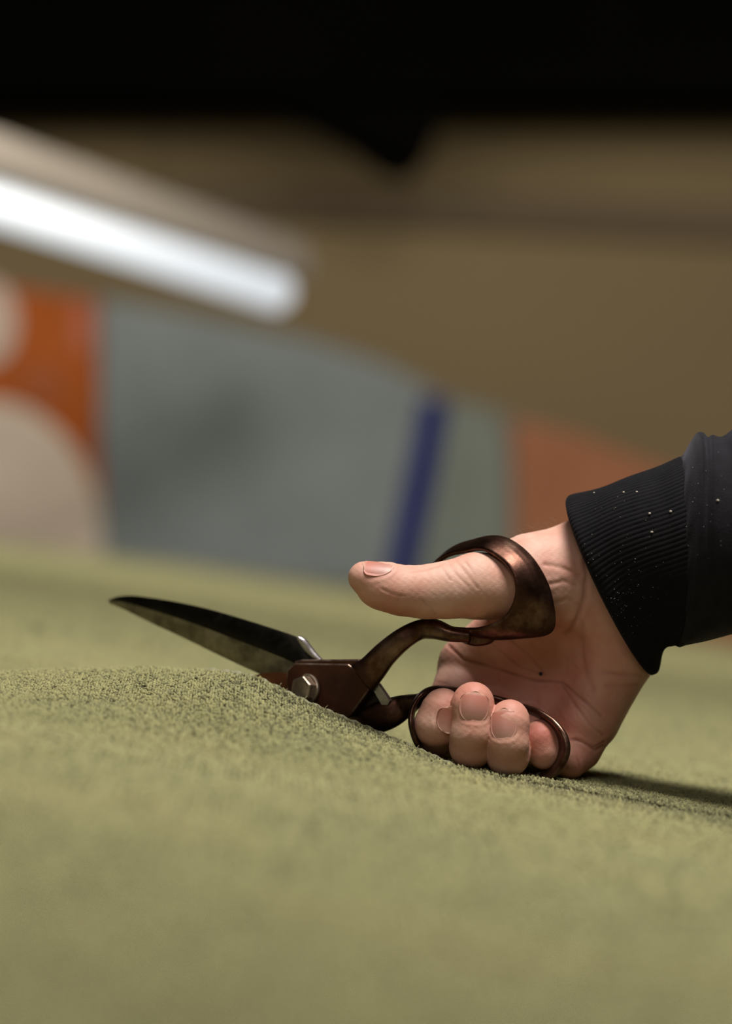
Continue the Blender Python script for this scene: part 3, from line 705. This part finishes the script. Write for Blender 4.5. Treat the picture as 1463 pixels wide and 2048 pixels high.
# finger bow
def off(pts, dx): return pts
FL = [(872,1381,-7), (842,1392,-12), (824,1422,-15), (824,1460,-17), (844,1502,-14), (890,1534,-6), (945,1549,-4), (1010,1562,-8), (1066,1567,-16), (1108,1550,-21), (1132,1512,-23), (1131,1478,-22), (1110,1446,-18), (1078,1424,-13), (1040,1411,-8), (990,1396,-4), (930,1384,-5)]
BL = [(880,1376,2), (850,1384,-1), (830,1412,-3), (826,1452,-4), (842,1490,-3), (890,1522,6), (945,1538,8), (1010,1550,6), (1058,1554,-3), (1095,1538,-9), (1116,1506,-12), (1117,1476,-11), (1100,1452,-8), (1072,1432,-3), (1040,1418,2), (990,1400,6), (930,1384,4)]
fb = band(FL, BL, lambda u: 2.5 + 1.3*math.exp(-((u-.6)/.12)**2), 180, .5, .2)
lo_sh = shank([(700,1455,16, 6.0, 2.6), (735,1444,7, 6.4, 3.0), (775,1428,3, 6.8, 3.2), (806,1414,2, 5.4, 3.4), (832,1402,-3, 3.2, 3.8), (856,1390,-5, 1.8, 3.6)])
remeshed('finger_handle', [fb, lo_sh], M_handle.m, sh, .00045, 3, label='dark handle looped round the fingers')
# pivot plate (front half) as a bevelled prism lying in the plane of the shears
def pl_dy(x): return 15 - .55*(x-612)/4.6
def platepoly(name, pts, t0, t1, mat, bev, parent=sh, **k):
    nrm_ = nrm(np.array([-.45, -.85, .05])); fr_ = [P(x, y, pl_dy(x)) - nrm_*t0 for x, y in pts]; bk = [q - nrm_*(t1-t0) for q in fr_]
    n = len(pts); o = obj(name, fixn(new_mesh(name, W(fr_+bk), [tuple(range(n)), tuple(range(n, 2*n))[::-1]] + [(i, (i+1) % n, n+(i+1) % n, n+i) for i in range(n)], False)), mat, parent, **k)
    m_ = o.modifiers.new('b', 'BEVEL'); m_.width = bev; m_.segments = 3; m_.limit_method = 'ANGLE'
    if mat is M_brown.m: o.data.materials.append(M_worn.m); m_.material = 1
    return o
platepoly('pivot_plate', [(588,1326), (640,1327), (696,1328), (712,1340), (741,1371), (742,1374), (701,1431), (694,1436), (640,1430), (592,1408), (576,1386), (571,1362), (573,1340)], 0, 4.6, M_brown.m, .0009, label='reddish brown pivot plate')
platepoly('top_ledge', [(584,1323), (600,1319), (712,1318), (724,1322), (735,1345), (741,1371), (712,1352), (696,1336), (590,1336)], 1.2, 5.2, M_brown.m, .0008)
# dark rear plate and bright stop bar seen in the gap between the handles
platepoly('rear_plate', [(640,1335), (735,1372), (745,1392), (752,1420), (735,1445), (700,1446), (620,1400)], 6, 9, M_dark.m, .0005)
platepoly('stop_bar', [(734,1372), (748,1366), (773,1402), (768,1411), (756,1411)], 3.0, 6, M_silver.m, .0003, label='bright steel bar between the handles')
# hexagonal bolt, washer
ax_ = nrm(np.array([-.62, -.76, .10])); c0 = P(614, 1379, pl_dy(610)-.2)
u_ = nrm(np.cross(ax_, [0, 0, 1.])); v_ = np.cross(ax_, u_)
def ringp(c, r, n, ph=0): t = np.linspace(0, 2*np.pi, n, endpoint=False)+ph; return c + r*(np.cos(t)[:, None]*u_ + np.sin(t)[:, None]*v_)
wr = obj('pivot_bolt', new_mesh('pivot_bolt', *(lambda a: (W(a[0]), a[1]))(loft(np.stack([ringp(c0, 7.0, 40), ringp(c0+ax_*1.0, 7.0, 40), ringp(c0+ax_*1.3, 6.6, 40)]))), False), M_bolt.m, sh)
hx = obj('bolt_head', new_mesh('bolt_head', *(lambda a: (W(a[0]), a[1]))(loft(np.stack([ringp(c0+ax_*1.2, 6.0, 6, .35), ringp(c0+ax_*4.6, 6.0, 6, .35), ringp(c0+ax_*5.2, 5.2, 6, .35)]))), False), M_bolt.m, wr, label='worn hexagonal head')
m_ = hx.modifiers.new('b', 'BEVEL'); m_.width = .0005; m_.segments = 3
# upper blade, hollow ground: spine, ridge, edge
TOP = [(218,1199), (236,1193), (262,1191), (300,1195), (350,1203), (410,1216), (470,1233), (540,1255), (600,1277), (632,1308), (655,1345)]
BOT = [(218,1207), (236,1214), (262,1226), (300,1245), (350,1268), (410,1297), (470,1326), (540,1358), (590,1384), (620,1400), (648,1412)]
rows = []
for i, ((tx, ty), (bx, by)) in enumerate(zip(TOP, BOT)):
    x = (tx+bx)/2; dy = np.interp(x, [218, 420, 575, 655], [78, 44, 23, 17]); f_ = i/(len(TOP)-1)
    tk = .35 + 2.6*min(1, f_*1.5)
    t_ = P(tx, ty, dy+tk*.9); b_ = P(bx, by, dy+tk*.55); r1 = t_+(b_-t_)*.06+np.array([-.5, -.85, 0])*tk*.35
    r2 = t_+(b_-t_)*.46+np.array([-.5, -.85, 0])*tk*.95
    bk1 = t_+(b_-t_)*.06+np.array([.5, .85, 0])*tk*.45; bk2 = b_+np.array([.5, .85, 0])*.2
    rows.append([t_, r1, r2, b_, bk2, bk1])
rows = np.array(rows); rs = np.stack([catmull(rows[:, k], 60) for k in range(6)], 1)
bl = obj('upper_blade', new_mesh('upper_blade', *(lambda a: (W(a[0]), a[1]))(loft(rs)), False), M_blade.m, sh, label='dark pitted upper blade')
fixn(bl.data); bl.data.materials.append(M_ground_steel.m)
for p_ in bl.data.polygons:
    if len(p_.vertices) == 4 and sorted(v_ % 6 for v_ in p_.vertices) == [2, 2, 3, 3]: p_.material_index = 1
m_ = bl.modifiers.new('b', 'BEVEL'); m_.width = .0003; m_.segments = 2; m_.limit_method = 'ANGLE'
m_ = bl.modifiers.new('w', 'WEIGHTED_NORMAL'); bl.data.polygons.foreach_set('use_smooth', [True]*len(bl.data.polygons))
hl = shank([(596,1274,20, .8, 1.6), (606,1284,19.5, 1.7, 1.8), (618,1300,19, 1.8, 1.8), (632,1314,18, 1.3, 1.8), (648,1326,17, .6, 1.4)], 24)
obj('blade_heel', new_mesh('blade_heel', W(hl[0]), hl[1]), M_silver.m, bl, label='bright bevel at the heel')
# lower blade running under the raised carpet
LT = [(400,1362), (450,1358), (500,1352), (530,1346), (560,1345), (600,1350)]; LB = [(402,1366), (450,1372), (500,1380), (540,1392), (575,1400), (610,1405)]
rows = []
for (tx, ty), (bx, by) in zip(LT, LB):
    dy = np.interp(tx, [400, 600], [50, 19]); t_ = P(tx, ty, dy); b_ = P(bx, by, dy); n_ = np.array([.45, .89, 0])
    rows.append([t_, b_, b_+n_*2.2, t_+n_*1.2])
obj('lower_blade', fixn(new_mesh('lower_blade', *(lambda a: (W(a[0]), a[1]))(loft(np.array(rows))), False)), metal('rust_brown_steel', [(.3, rgb(110, 60, 36)), (.7, rgb(160, 100, 66))], .4, .6, 90, .5).m, sh, label='rusty lower blade just showing over the carpet')
